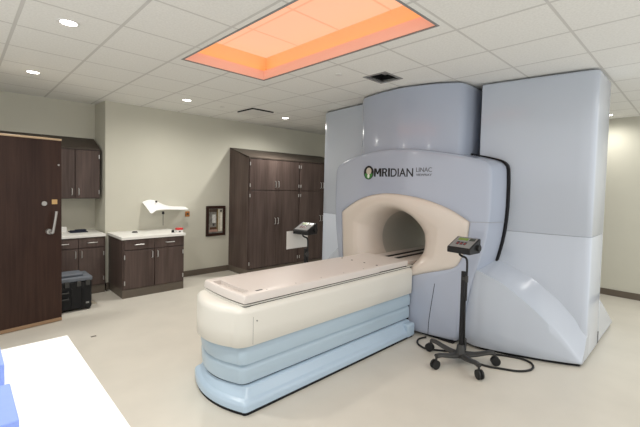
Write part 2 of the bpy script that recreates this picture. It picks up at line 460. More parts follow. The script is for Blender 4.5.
# things on and above the main worktop
def shade():
    r = empty('wall_lamp_shade', (2.45, YB - .01, 1.24), 'bright white curved shade spreading from the wall above the worktop', 'lamp shade')
    n = 26; mm = 8; top = []; bot = []
    for i in range(n + 1):
        u = i / n; x = 2.17 + .72 * u
        rt = []; rb = []
        for j in range(mm + 1):
            v = j / mm
            y = YB - .012 - (.36 * (1 - .55 * u)) * v
            ridge = 1.262 + .105 * math.exp(-((u - .20) / .26) ** 2) + .03 * (1 - u)
            front = 1.232 + .012 * math.sin(5 * u) - .040 * math.exp(-((u - .05) / .06) ** 2) + .01 * u
            z = ridge + (front - ridge) * (v ** 1.2)
            rt.append((x, y, z + .006)); rb.append((x, y, z - .006))
        top.append(rt); bot.append(rb)
    m = MB()
    vs = [p for row in top for p in row] + [p for row in bot for p in row]; K = (n + 1) * (mm + 1); fs = []
    for i in range(n):
        for j in range(mm):
            a = i * (mm + 1) + j; b = a + 1; c = a + mm + 2; d = a + mm + 1
            fs += [(a, b, c, d), (K + a, K + d, K + c, K + b)]
    for i in range(n):
        for j in (0, mm):
            a = i * (mm + 1) + j; d = a + mm + 1
            fs.append((a, d, K + d, K + a))
    for i in (0, n):
        for j in range(mm):
            a = i * (mm + 1) + j; b = a + 1
            fs.append((a, K + a, K + b, b))
    m.add(vs, fs, True); m.build('shade', M['white'], r, angle=50)
    MB().cyl((2.40, 6.14, 1.17), (2.40, 6.14, 1.215), .020, n=16).build('knob', M['black'], r)
    MB().cyl((2.40, 6.14, .985), (2.40, 6.14, 1.18), .005, n=8).build('pull_rod', M['dgrey'], r)
    MB().cyl((2.33, 6.25, 1.355), (2.33, 6.25, 1.385), .016, n=12).build('top_screw', M['dgrey'], r)
shade()
r = empty('carton', (2.55, 5.86, .895), 'small red and white carton at the right end of the worktop', 'box')
B(2.50, 5.82, .8955, 2.595, 5.90, .935).build('carton_body', M['paper'], r, bevel=.003)
B(2.499, 5.819, .935, 2.596, 5.901, .965).build('carton_top', M['red'], r, bevel=.003)
B(2.525, 5.8185, .902, 2.555, 5.8205, .922).build('print', M['black'], r)
o = MB().cyl((2.455, 5.88, .8955), (2.455, 5.88, .935), .024, .018, n=16).build('bottle_cap', M['black']); tag(o, 'small black cap standing left of the red and white carton', 'cap')
o = MB().cyl((1.98, 6.18, .8955), (1.98, 6.18, .915), .045, .03, n=20).build('drain_plug', M['dgrey']); tag(o, 'small dark round plug lying on the left of the white worktop', 'plug')
r = empty('wall_plate', (2.95, YB - .004, 1.13), 'small amber plate on the back wall right of the white shade', 'wall plate')
B(2.91, YB - .010, 1.085, 2.99, YB - .001, 1.18).build('plate', M['orange'], r, bevel=.002)
MB().cyl((2.95, YB - .020, 1.135), (2.95, YB - .010, 1.135), .018, n=16).build('button', M['dgrey'], r)

# framed picture
r = empty('picture_frame', (3.50, YB - .01, .70), 'dark framed picture hanging on the back wall left of the wardrobe', 'picture')
FX0, FX1, FZ0, FZ1, fw = 3.305, 3.70, .70, 1.265, .05
m = MB(); y0, y1 = YB - .030, YB - .001
m.box(FX0, y0, FZ0, FX0 + fw, y1, FZ1).box(FX1 - fw, y0, FZ0, FX1, y1, FZ1).box(FX0 + fw, y0, FZ0, FX1 - fw, y1, FZ0 + fw).box(FX0 + fw, y0, FZ1 - fw, FX1 - fw, y1, FZ1)
m.build('frame', M['door'], r, bevel=.004)
cv = B(FX0 + fw, YB - .012, FZ0 + fw, FX1 - fw, YB - .002, FZ1 - fw).build('canvas', mat('print grey', (.20, .19, .17), .4, .4, noise=.35, nscale=22), r)
def patch(u0, v0, u1, v1, col, k, nm='printed_shape'):
    w = FX1 - FX0 - 2 * fw; h = FZ1 - FZ0 - 2 * fw
    B(FX0 + fw + w * u0, YB - .0125 - .0004 * k, FZ0 + fw + h * v0, FX0 + fw + w * u1, YB - .0115, FZ0 + fw + h * v1).build(nm, mat('print', col, .45, .4, noise=.15, nscale=30), cv)
patch(.66, .06, .98, .98, (.56, .52, .42), 1)
patch(.84, .10, .93, .80, (.75, .73, .66), 2)
patch(.56, .06, .66, .98, (.15, .10, .03), 2)
patch(.26, .42, .50, .76, (.60, .60, .58), 3)
patch(.05, .06, .62, .15, (.40, .24, .19), 3)
patch(.10, .16, .55, .25, (.09, .04, .02), 2)
patch(.05, .86, .60, .98, (.07, .05, .035), 2)
patch(.30, .30, .42, .40, (.05, .05, .05), 3)
patch(.80, .86, .93, .94, (.06, .05, .04), 3)

# ------------------------------------------------------------------ open door
DA = math.atan2(5.345 - 5.226, .889 - .312) * .75
droot = empty('door_1', (.885, 5.325, 0), 'wide dark wood shielded door standing open at the left', 'door', kind='structure')
c, s = math.cos(DA), math.sin(DA)
def dbox(x0, y0, z0, x1, y1, z1):
    Mx = Matrix.Translation((.885, 5.325, 0)) @ Matrix.Rotation(DA, 4, 'Z')
    return MB().box(x0, y0, z0, x1, y1, z1, Mx)
dbox(-1.30, 0, .045, 0, .06, 2.15).build('leaf', M['door'], droot, bevel=.002)
dbox(-1.30, -.004, .006, 0, .062, .046).build('bottom_edging', M['edging'], droot, bevel=.002)
dbox(-1.30, -.010, 2.150, 0, .062, 2.172).build('top_edging', M['brass'], droot, bevel=.002)
h = MB(); Mx = Matrix.Translation((.885, 5.325, 0)) @ Matrix.Rotation(DA, 4, 'Z')
hd = MB().tube([Mx @ Vector(p) for p in ((-.115, -.085, 1.075), (-.095, -.085, 1.20), (-.078, -.085, 1.325))], .014, 10, 2).build('lever_handle', M['dull'], droot)
MB().cyl(Mx @ Vector((-.135, 0, 1.09)), Mx @ Vector((-.135, -.05, 1.09)), .030, n=20).build('rose', M['dull'], hd)
MB().tube([Mx @ Vector(p) for p in ((-.135, -.045, 1.09), (-.125, -.075, 1.08), (-.112, -.086, 1.075))], .013, 10, 2).build('neck', M['dull'], hd)
MB().cyl(Mx @ Vector((-.175, 0, 1.415)), Mx @ Vector((-.175, -.014, 1.415)), .026, n=24).build('lock_cylinder', M['dull'], droot)
dbox(-.100, -.008, 1.405, -.045, 0, 1.460).build('tan_sticker', M['tan'], droot, bevel=.003)
MB().cyl(Mx @ Vector((-.03, 0, 1.865)), Mx @ Vector((-.03, -.008, 1.865)), .010, n=14).build('screw_head', M['dull'], droot)

# black case + wedge
r = empty('tool_case', (1.08, 5.86, 0), 'black plastic storage case on the floor in front of the alcove cabinet', 'case')
B(.86, 5.68, .025, 1.235, 6.05, .385).build('case_body', M['case'], r, bevel=.02, seg=3)
B(.85, 5.67, .385, 1.240, 6.06, .44).build('case_lid', M['casegrey'], r, bevel=.015, seg=3)
B(.90, 5.74, .44, 1.15, 5.98, .475).build('lid_tray', M['casegrey'], r, bevel=.012)
for x in (.93, 1.06, 1.16):
    B(x, 5.658, .325, x + .05, 5.682, .395).build('latch', M['dgrey'], r, bevel=.004)
for x in (1.00, 1.12):
    B(x, 5.670, .05, x + .012, 5.683, .30).build('rib', M['case'], r, bevel=.003)
MB().tube([(.88, 5.68, .27), (.88, 5.65, .26), (.97, 5.65, .26), (.97, 5.68, .27)], .009, 8, 1).build('side_handle', M['dgrey'], r)
MB().tube([(.88, 5.68, .19), (.88, 5.65, .18), (.97, 5.65, .18), (.97, 5.68, .19)], .009, 8, 1).build('side_handle', M['dgrey'], r)
B(1.165, 5.674, .085, 1.20, 5.682, .105).build('badge', M['panelgrey'], r)
for (x, y) in ((.90, 5.72), (1.20, 5.72), (.90, 6.0), (1.20, 6.0)):
    MB().cyl((x, y - .02, .024), (x, y + .02, .024), .024, n=16).build('wheel', M['rubber'], r)
r.location = (1.105, 5.765, 0)
o = MB().prism([(1.268, 0.0005), (1.37, 0.0005), (1.28, .06), (1.268, .06)], 1, 5.78, 5.85).build('door_wedge', M['wedge'], bevel=.002)
tag(o, 'small pale wooden door wedge on the floor beside the black case', 'door wedge')

# ------------------------------------------------------------------ white table with foam blocks
r = empty('side_table', (-.15, 1.62, 0), 'bright white table top in the lower left corner under the downlight', 'table')
B(-.68, .95, .862, .398, 2.250, .900).build('table_top', M['tabletop'], r, bevel=.003)
for (x, y) in ((-.62, 1.02), (.30, 1.02), (-.62, 2.17), (.30, 2.17)):
    B(x, y, 0, x + .04, y + .04, .862).build('leg', M['panelgrey'], r, bevel=.003)
m = MB().box(-.62, 1.03, .80, .34, 1.05, .862).box(-.62, 2.18, .80, .34, 2.20, .862); m.build('rail', M['panelgrey'], r)
o = B(-.30, 1.84, .9005, .122, 2.16, .988).build('foam_block', M['foam'], bevel=.004)
tag(o, 'blue foam block on the white table, the one farther from the front', 'foam block', 'blue foam blocks')
o = B(-.30, 1.38, .9005, .124, 1.655, .988).build('foam_block', M['foam'], bevel=.004)
tag(o, 'blue foam block on the white table nearest the bottom left corner', 'foam block', 'blue foam blocks')

# ------------------------------------------------------------------ scanner
YC = 2.67
SC = empty('mri_scanner', (4.3, YC, 0), 'large pale blue ring scanner with a cream bore and tall side towers', 'scanner')
def Xf(y): return 3.775 + .165 * (y - YC) ** 2

def resample(poly, cy, cz, n, sharp=()):
    """radial samples (angle list) of a closed star-shaped polyline in (y,z)"""
    A = [2 * PI * i / n for i in range(n)]
    out = []
    for a in A:
        d = (math.cos(a), math.sin(a)); best = None
        for (p, q) in zip(poly, poly[1:] + poly[:1]):
            ex, ey = q[0] - p[0], q[1] - p[1]
            den = d[0] * ey - d[1] * ex
            if abs(den) < 1e-12: continue
            px, py = p[0] - cy, p[1] - cz
            t = (px * ey - py * ex) / den
            u = (px * d[1] - py * d[0]) / den
            if t > 0 and -1e-9 <= u <= 1 + 1e-9:
                if best is None or t > best: best = t
        out.append((cy + d[0] * best, cz + d[1] * best))
    return out

def catmull(pts, k=6, closed=False):
    Q = []; n = len(pts)
    rng = n if closed else n - 1
    for i in range(rng):
        g = (lambda j: pts[j % n]) if closed else (lambda j: pts[min(max(j, 0), n - 1)])
        p0, p1, p2, p3 = g(i - 1), g(i), g(i + 1), g(i + 2)
        for s_ in range(k):
            t = s_ / k
            Q.append(tuple(.5 * (2 * p1[c_] + (p2[c_] - p0[c_]) * t + (2 * p0[c_] - 5 * p1[c_] + 4 * p2[c_] - p3[c_]) * t * t + (3 * p1[c_] - p0[c_] - 3 * p2[c_] + p3[c_]) * t ** 3) for c_ in range(2)))
    if not closed: Q.append(tuple(pts[-1]))
    return Q

N = 240
BC = (2.70, 1.035); BR = .365; BX = 4.18
# gantry outline in (dy, z), right half (negative dy) then mirrored
half = catmull([(0, 2.165), (-.30, 2.150), (-.60, 2.105), (-.85, 2.055), (-1.03, 2.005)]) + catmull([(-1.085, 1.965), (-1.108, 1.90), (-1.115, 1.70), (-1.11, 1.42), (-1.075, 1.12), (-.985, .74), (-.905, .39), (-.835, .03)])
outl = [(YC + a, b) for a, b in half] + [(YC - a, b) for a, b in reversed(half[1:])]
G_ = resample(outl, BC[0], BC[1], N)
# cream insert outline
cr = catmull([(-.93, 1.352), (-.70, 1.487), (-.37, 1.588), (.05, 1.625), (.40, 1.570), (.67, 1.470), (.925, 1.335)])
cr += catmull([(.90, 1.0), (.86, .78), (.82, .63)])[1:] if False else [(.905, 1.1), (.885, .85), (.86, .63)]
cr += [(.30, .62), (-.28, .655)] + catmull([(-.28, .655), (-.50, .735), (-.70, .80), (-.80, .845), (-.855, .93), (-.905, 1.10), (-.93, 1.352)])[1:-1]
crl = [(YC + a, b) for a, b in cr]
C_ = resample(crl, BC[0], BC[1], N)
def lp(A, Bp, t): return [(a[0] + (b[0] - a[0]) * t, a[1] + (b[1] - a[1]) * t) for a, b in zip(A, Bp)]
def loop3(P, dx, k=0.0): return [(Xf(y) + dx, y, z) for y, z in P]
def scaleloop(P, dy):  # push outward horizontally / upward
    return [(y + dy * (1 if y > YC else -1) * min(1, abs(y - YC) / .6), z + (dy * .4 if z > 1.9 else 0)) for y, z in P]
loops = []
loops.append(loop3(C_, .03))
loops.append(loop3(C_, .004))
loops.append(loop3(lp(C_, G_, .02), .0))
for t in (.2, .4, .6, .8, .93): loops.append(loop3(lp(C_, G_, t), .0))
loops.append(loop3(lp(C_, G_, .975), .004))
loops.append(loop3(lp(C_, G_, .992), .014))
loops.append(loop3(G_, .034))
back = scaleloop(G_, .045)
for t in (.33, .66, 1.0):
    L_ = lp(G_, back, t)
    loops.append([((Xf(y) + .034) * (1 - t) + 4.42 * t, y, z) for y, z in L_])
loops.append([(4.75, y, z) for y, z in back])
MB().loft(loops).build('gantry_cover', M['gantry'], SC, angle=60)
# dark gasket where the gantry meets the towers
g2 = scaleloop(G_, .055); g3 = scaleloop(G_, .030)
MB().loft([[(4.31, y, z + (.004 if z > 1.9 else 0)) for y, z in g3], [(4.31, y, z + (.004 if z > 1.9 else 0)) for y, z in g2], [(4.55, y, z + (.004 if z > 1.9 else 0)) for y, z in g2]]).build('gasket', M['gap'], SC)
# panel seams on the lower front
MB().tube([(Xf(y) - .0005, y, z) for y, z in ((2.075, .63), (2.10, .42), (2.125, .2), (2.13, .03))], .003, 6, 4).build('panel_seam', M['gap'], SC)
B(3.88, 1.86, .001, 4.7, 3.48, .035).build('kick_strip', M['gap'], SC)
MB().tube([(Xf(y) - .0005, y, z) for y, z in ((1.735, 1.35), (1.68, 1.352), (1.62, 1.355), (1.58, 1.356))] + [(3.995, 1.545, 1.355), (4.15, 1.532, 1.352), (4.30, 1.522, 1.35)], .0022, 6, 4).build('panel_seam', M['panelgrey'], SC)
# cream bore funnel
circ = [(BC[0] + BR * math.cos(2 * PI * i / N), BC[1] + BR * math.sin(2 * PI * i / N)) for i in range(N)]
loops = []
loops.append(loop3(C_, .035))
K = 40
for k in range(K + 1):
    t = k / K
    FL = .50                       # flat flange first, then a trumpet that ends tangent to the bore
    tt = max(0, (t - .22) / .78)
    if t < .22: rho = FL * t / .22
    else: rho = FL + (1 - FL) * math.sin(tt * PI / 2)
    dep = 1 - math.cos(tt * PI / 2)
    P = lp(C_, circ, rho)
    e2 = -.018 * math.sin(PI * min(1, rho / .6)) if rho < .6 else 0
    lead = .012 * (1 - min(1, t / .04))
    row = []
    for (y, z) in P:
        xf = Xf(y) + lead + e2
        row.append((xf + (BX - xf) * dep, y, z))
    loops.append(row)
MB().loft(loops).build('bore_cover', M['cream'], SC, angle=60)
loops = []
for x in (BX, BX + .02, 4.5, 5.0, 5.62):
    loops.append([(x, BC[0] + BR * math.cos(2 * PI * i / 96), BC[1] + BR * math.sin(2 * PI * i / 96)) for i in range(96)])
MB().loft(loops).build('bore_liner', M['liner'], SC)
for (dy, z) in ((-.45, .95), (-.62, 1.0)):
    pass

# upper housing (collar)
pl = [(4.75, 1.93), (4.42, 1.935), (4.20, 1.94)] + catmull([(4.13, 1.945), (4.085, 1.958), (4.045, 1.99), (3.965, 2.13), (3.885, 2.33), (3.83, 2.60), (3.845, 2.82), (3.885, 3.05), (3.945, 3.24), (3.99, 3.315), (4.03, 3.345), (4.09, 3.36)]) + [(4.42, 3.365), (4.75, 3.37)]
ZT2 = 2.897
cx_, cy_ = 4.35, 2.65
def ins(P, d):
    out = []
    for x, y in P:
        v = Vector((cx_ - x, cy_ - y)).normalized() * d
        out.append((x + v.x, y + v.y))
    return out
MB().loft([[(x, y, 1.90) for x, y in pl], [(x, y, ZT2 - .02) for x, y in pl], [(x, y, ZT2 - .006) for x, y in ins(pl, .005)], [(x, y, ZT2) for x, y in ins(pl, .02)]], True, True, True).build('upper_housing', M['gantry'], SC, angle=50)

# towers: a plan outline extruded; mirrored for the left side
def tower(sgn, yo, yi, xo, xi, r=.10):
    def Y(y): return y
    P = []
    # inner front -> outer front (rounded corner) -> rear
    n = 10
    for i in range(n + 1):
        t = i / n
        P.append((xi + (xo - xi) * (t * .95) ** 1.15, yi + (yo - yi) * t * .955))
    ex, ey = P[-1]
    P2 = catmull([(ex, ey), (ex + .014, yo + (yi - yo) * .022), (ex + .036, yo + (yi - yo) * .006), (ex + .075, yo)], 6)
    P += P2[1:]
    P += [(5.055, yo)] + catmull([(5.055, yo), (5.08, yo + (yi - yo) * .006), (5.092, yo + (yi - yo) * .025)], 5)[1:] + [(5.10, yi)]
    return P
def tower_parts(yo, yi, xo, xi):
    P = tower(1, yo, yi, xo, xi)
    c0 = Vector((4.7, (yo + yi) / 2))
    def inset(d): return [(x + (c0.x - x) * d, y + (c0.y - y) * d) for x, y in P]
    ZS = 1.25
    MB().loft([[(x, y, ZS + .002) for x, y in inset(.004)], [(x, y, ZS + .004) for x, y in P], [(x, y, ZT2 - .03) for x, y in P], [(x, y, ZT2 - .008) for x, y in inset(.01)], [(x, y, ZT2) for x, y in inset(.05)]], True, True, True).build('upper_tower_panel', M['tower'], SC, angle=50)
    MB().loft([[(x, y, .03) for x, y in P], [(x, y, ZS - .004) for x, y in P], [(x, y, ZS - .001) for x, y in inset(.004)]], True, True, True).build('lower_tower_panel', M['tower'], SC, angle=50)
    # skirt swelling out at the foot
    sg = 1 if yi > yo else -1
    def D(y): return abs(y - yo)
    xb = smooth_tab([(0, 4.31), (.06, 4.27), (.28, 4.15), (.61, 4.01), (.90, 3.925), (1.15, 4.04)], 60, 8)
    h1 = smooth_tab([(0, .06), (.03, .085), (.10, .19), (.21, .345), (.41, .552), (.65, .75), (.87, .846), (1.15, .91)], 80, 3)
    h2 = smooth_tab([(0, .24), (.02, .28), (.09, .43), (.25, .60), (.51, .79), (.80, .916), (1.15, 1.01)], 80, 3)
    rows = []
    n = 64
    for i in range(n + 1):
        d = 1.15 * i / n; y = yo + sg * d
        X0, a, b = interp(xb, d), interp(h1, d), interp(h2, d)
        X1 = xi + (xo - xi) * (max(0, 1 - d / abs(yi - yo))) ** 1.15 + .012
        X1 = max(X1, X0 + .05)
        row = [(X0 + .015, y, .028), (X0, y, .04)]
        for q in range(1, 5): row.append((X0 + .012 * (q / 4) ** 2, y, .04 + (a - .05) * q / 4))
        # rounded crest then a gently hollow slope back to the tower face
        cx0, cz0 = X0 + .012, a - .01
        for q in range(1, 11):
            t = q / 10
            xx = cx0 + (X1 - cx0) * t; zz = cz0 + (b - cz0) * t ** 1.45
            row.append((xx, y, zz))
        row.append((X1 + .12, y, b + .03))
        rows.append(row)
    m = MB().loft(rows, closed=False)
    # closing side at the outer end
    e0 = [(x, y - sg * .0004, z) for x, y, z in rows[0]]
    m.add(e0 + [(4.60, yo - sg * .0004, .028), (4.60, yo - sg * .0004, e0[-1][2])], [tuple(range(len(e0))) + (len(e0) + 1, len(e0))])
    m.build('front_skirt', M['tower'], SC, angle=55)
    # rear skirt
    prof = [(5.09, .03), (6.02, .03), (6.0, .07), (5.85, .14), (5.6, .27), (5.35, .40), (5.2, .47), (5.09, .52)]
    MB().prism(prof, 1, yo + sg * .002, yi).build('rear_skirt', M['tower'], SC, bevel=.012, seg=3)
    # shadow-gap plinth under the tower
    pts = [(interp(xb, abs(d)) + .035, yo + sg * d) for d in (.02, .1, .2, .4, .6, .8, 1.0, 1.15)]
    MB().prism(pts + [(4.9, yo + sg * 1.15), (5.97, yo + sg * 1.0), (5.97, yo + sg * .02)], 2, .001, .032).build('kick_strip', M['gap'], SC)
    B(5.082, yo - .001 if sg > 0 else yo - .01, .03, 5.090, yo + .01 if sg > 0 else yo + .001, .16).build('panel_seam', M['gap'], SC)
tower_parts(.765, 1.835, 4.47, 4.325)
tower_parts(4.44, 3.46, 4.36, 4.22)
B(4.60, 1.75, .03, 5.0, 3.45, 1.0 - .35).build('rear_housing', M['tower'], SC)
m = MB().box(4.72, 1.78, 1.45, 5.08, 3.42, 2.86); m.build('rear_housing', M['dgrey'], SC)  # unseen dark box added so the gap beside the upper housing stays dark

# lettering and emblem on the front
def text_mesh(body, size, y_left, z_base, m, name, width=None, bold=0.0, parent=None, lift=.003):
    cu = bpy.data.curves.new('lettering', 'FONT'); cu.body = body; cu.size = 1.0; cu.offset = bold; cu.resolution_u = 6
    ob = bpy.data.objects.new('lettering', cu); COL.objects.link(ob)
    bpy.context.view_layer.update()
    dg = bpy.context.evaluated_depsgraph_get()
    me = bpy.data.meshes.new_from_object(ob.evaluated_get(dg))
    bpy.data.objects.remove(ob)
    xs_ = [v.co.x for v in me.vertices]; x0, x1 = min(xs_), max(xs_)
    sx = (width / (x1 - x0)) if width else size
    off = Vector(SC.location)
    vs = []
    for v in me.vertices:
        y = y_left - (v.co.x - x0) * sx; z = z_base + v.co.y * size
        vs.append(Vector((Xf(y) - lift, y, z)))
    fs = [tuple(p.vertices) for p in me.polygons]
    n = len(vs)
    mb_ = MB(); mb_.add(vs, fs)
    # give the letters a little thickness
    mb_.add([Vector((p.x + lift + .001, p.y, p.z)) for p in vs], [tuple(reversed(f)) for f in fs])
    from collections import Counter
    ec = Counter()
    for f in fs:
        for a, b in zip(f, f[1:] + f[:1]): ec[(a, b)] += 1
    for (a, b) in list(ec):
        if (b, a) not in ec: mb_.f.append([b, a, a + n, b + n]); mb_.s.append(False)
    o = mb_.build(name, m, parent, fixn=False)
    return o
lg = B(Xf(2.6) + .004, 2.55, 1.86, Xf(2.6) + .012, 2.60, 1.90).build('logo', M['gantry'], SC)
def disc(cy, cz, ry, rz, lift, m, name, a0=0, a1=2 * PI):
    n = 36; pts = []
    for i in range(n + 1 if a1 - a0 < 2 * PI - .01 else n):
        a = a0 + (a1 - a0) * i / n
        pts.append((cy + ry * math.cos(a), cz + rz * math.sin(a)))
    loops_ = [[(Xf(y) - lift, y, z) for y, z in pts], [(Xf(y) + .002, y, z) for y, z in pts]]
    MB().loft(loops_, True, True, True, False).build(name, m, lg)
EY, EZ = 3.03, 1.880
disc(EY, EZ, .088, .088, .003, M['logo_black'], 'emblem_disc')
disc(EY, EZ - .012, .070, .068, .0036, M['logo_green'], 'emblem_ground', PI, 2 * PI)
disc(EY - .004, EZ + .018, .046, .044, .0042, M['logo_tan'], 'emblem_head')
disc(EY, EZ - .045, .020, .026, .0048, M['logo_white'], 'emblem_leaf')
def letter(polys, y_left, z_base, w, h, name='lettering'):
    m = MB()
    for k, poly in enumerate(polys):
        pts = [(y_left - u * w, z_base + v * h) for u, v in poly]; lf = .003 + .00015 * k
        m.loft([[(Xf(y) - lf, y, z) for y, z in pts], [(Xf(y) + .001, y, z) for y, z in pts]], True, True, True, False)
    return m.build(name, M['logo_black'], lg, fixn=False)
letter([[(0, 0), (.24, 0), (.24, 1), (0, 1)], [(.76, 0), (1, 0), (1, 1), (.76, 1)], [(.10, 1), (.30, 1), (.58, .28), (.42, .28)], [(.70, 1), (.90, 1), (.58, .28), (.42, .28)]], 2.935, 1.828, .118, .103)
bowl = [(.30, .96), (.55, .96), (.74, .88), (.80, .72), (.74, .56), (.55, .47), (.30, .47)]
letter([[(0, 0), (.28, 0), (.28, 1), (0, 1)], [(.26, .84), (.26, 1), (.58, 1), (.84, .92), (.95, .72), (.68, .72), (.66, .80), (.56, .84)], [(.95, .72), (.84, .52), (.58, .42), (.26, .42), (.26, .57), (.56, .57), (.66, .62), (.68, .72)], [(.46, .48), (.70, .48), (1.02, 0), (.72, 0)]], 2.805, 1.828, .082, .103)
letter([[(0, 0), (1, 0), (1, 1), (0, 1)]], 2.712, 1.828, .026, .103)
text_mesh('DIAN', .142, 2.672, 1.828, M['logo_black'], 'lettering', .300, .006, lg)
text_mesh('LINAC', .072, 2.335, 1.883, M['logo_grey'], 'lettering', .185, .003, lg)
text_mesh('VIEWRAY', .038, 2.335, 1.836, M['logo_grey'], 'lettering', .185, .002, lg)

# ------------------------------------------------------------------ treatment couch
CH = empty('treatment_couch', (2.6, 2.66, 0), 'long treatment couch with ivory shell and stepped light blue base leading into the bore', 'couch')
def couch_outline(ins_=0.0, xr=3.765, yn=2.325, yf=3.04, xl=1.505, bulge=.10, rc=.05, endx=0.0):
    yn += ins_; yf -= ins_; xl += ins_; ym = (yn + yf) / 2; hw = (yf - yn) / 2
    def xe(y): return xl - bulge * (1 - ((y - ym) / hw) ** 2)
    P = [(xr, yn)]
    for i in range(1, 13): P.append((xr + (xl + rc - xr) * i / 12, yn))
    for i in range(1, 9):
        a = PI / 2 * i / 8
        yy = yn + rc * (1 - math.cos(a)); P.append((xe(yn + rc) * 0 + xl + rc - (xl + rc - xe(yn + rc)) * math.sin(a), yy))
    for i in range(1, 24):
        y = yn + rc + (yf - yn - 2 * rc) * i / 24; P.append((xe(y), y))
    for i in range(0, 9):
        a = PI / 2 * (1 - i / 8)
        yy = yf - rc * (1 - math.cos(a)); P.append((xl + rc - (xl + rc - xe(yf - rc)) * math.sin(a), yy))
    for i in range(1, 13): P.append((xl + rc + (xr - xl - rc) * i / 12, yf))
    return P
def stack(levels, **k): return [[(x, y, z) for x, y in couch_outline(i, **k)] for z, i in levels]
rnd = []
for i in range(0, 9):
    a = PI / 2 * i / 8; rnd.append((.725 + .055 * math.sin(a), .055 * (1 - math.cos(a))))
MB().loft(stack([(.484, .012), (.478, .004), (.482, 0), (.60, 0)] + rnd, bulge=.135, rc=.08), True, True, True).build('couch_shell', M['cream2'], CH, angle=60)
MB().loft(stack([(.190, .05), (.186, .030), (.192, .026), (.285, .022), (.312, .030), (.330, .046), (.336, .046), (.338, .020), (.42, .014), (.448, .022), (.474, .040), (.482, .044)]), True, True, True).build('side_panels', M['blue'], CH, angle=28)
MB().loft(stack([(.150, .045), (.192, .045)], xr=3.74), True, True, True).build('shadow_gap', M['gap'], CH)
MB().loft(stack([(.022, -.022), (.028, -.030), (.066, -.030), (.082, -.025), (.093, -.014), (.100, .000), (.106, .008), (.164, .034), (.172, .044), (.173, .10)], xr=3.735, yn=2.288, xl=1.520, bulge=.105, rc=.03), True, True, True).build('foot_plinth', M['blue2'], CH, angle=45)
MB().loft(stack([(.001, -.022), (.024, -.022)], xr=3.72, yn=2.288, xl=1.520, bulge=.105, rc=.03), True, True, True).build('kick_strip', M['gap'], CH)
m = MB().box(3.60, 2.245, .018, 3.735, 2.36, .165).box(3.735, 2.285, .018, 3.775, 2.36, .13)
m.build('foot_block', M['blue2'], CH, bevel=.02, seg=3)
B(3.762, 2.36, .02, 3.775, 2.95, .70).build('end_gap', M['gap'], CH)
# plate below the table top, then the table top itself with its hand slot
MB().loft([[(x, y, z) for x, y in couch_outline(i, xr=3.84, yn=2.352, yf=2.99, xl=1.522, bulge=.02, rc=.03)] for z, i in ((.782, .004), (.7835, 0), (.790, 0), (.7925, .004))], True, True, True).build('carrier_plate', M['cream2'], CH, angle=50)
MB().loft([[(x, y, z) for x, y in couch_outline(.006, xr=3.80, yn=2.352, yf=2.99, xl=1.522, bulge=.02, rc=.03)] for z in (.774, .7822)], True, True, True).build('plate_gap', M['gap'], CH)
MB().loft([[(x, y, z) for x, y in couch_outline(.004, xr=3.70, yn=2.358, yf=2.97, xl=1.53, bulge=.02, rc=.03, )] for z in (.790, .803)], True, True, True).build('table_gap', M['gap'], CH)
def slab(x0, x1, y0, y1, z0, z1, sx0, sx1, sy0, sy1, depth, r=.02):
    n = 9
    def xe(y):
        ym = (y0 + y1) / 2; hw = (y1 - y0) / 2
        return x0 - .02 * (1 - ((y - ym) / hw) ** 2)
    YS = sorted(set([y0, y0 + r * .35, y0 + r] + [sy0 + (sy1 - sy0) * i / n for i in range(n + 1)] + [y1 - r, y1 - r * .35, y1]))
    m = MB(); cols = []
    def zt(y, edge):  # rounded long edges
        d = min(y - y0, y1 - y)
        return z1 - (r - math.sqrt(max(0, r * r - max(0, r - d) ** 2))) * .8
    UX = [0, .008, .022]
    def colx(y): return [xe(y), xe(y) + .008, xe(y) + .022, xe(y) + sx0, xe(y) + sx1] + [x0 + .2 + (x1 - x0 - .2) * i / 6 for i in range(7)]
    dz = [-.016, -.004, 0, 0, 0] + [0] * 7
    rows = [[(x, y, zt(y, 0) + dz[i]) for i, x in enumerate(colx(y))] for y in YS]
    nx = len(rows[0])
    for j in range(len(YS) - 1):
        for i in range(nx - 1):
            if i == 3 and YS[j] >= sy0 - 1e-6 and YS[j + 1] <= sy1 + 1e-6:
                a, b, c_, d = rows[j][i], rows[j][i + 1], rows[j + 1][i + 1], rows[j + 1][i]
                lo = [Vector(p) - Vector((0, 0, depth)) for p in (a, b, c_, d)]
                m.add(lo, [(0, 1, 2, 3)])
                m.add([a, d, lo[3], lo[0]], [(0, 1, 2, 3)]); m.add([b, c_, lo[2], lo[1]], [(0, 3, 2, 1)])
                if j == 0 or abs(YS[j] - sy0) < 1e-6: m.add([a, b, lo[1], lo[0]], [(0, 3, 2, 1)])
                if abs(YS[j + 1] - sy1) < 1e-6: m.add([d, c_, lo[2], lo[3]], [(0, 1, 2, 3)])
                continue
            m.add([rows[j][i], rows[j][i + 1], rows[j + 1][i + 1], rows[j + 1][i]], [(0, 1, 2, 3)], True)
    # skirt and underside
    ring = [(xe(y), y) for y in YS] ; ring = rows[0][::-1] + [r_[0] for r_ in rows[1:]] + rows[-1][1:] + [r_[-1] for r_ in rows[::-1][1:-1]]
    lo = [(p[0] + (.006 if i < 1 else 0), p[1], z0 + .004) for i, p in enumerate(ring)]
    nn = len(ring)
    m.add(list(ring) + lo, [(i, (i + 1) % nn, nn + (i + 1) % nn, nn + i) for i in range(nn)], True)
    m.add(lo, [tuple(range(nn))])
    return m
slab(1.520, 3.16, 2.345, 2.975, .800, .868, .030, .105, 2.43, 2.86, .030).build('table_top', M['slab'], CH, angle=40)
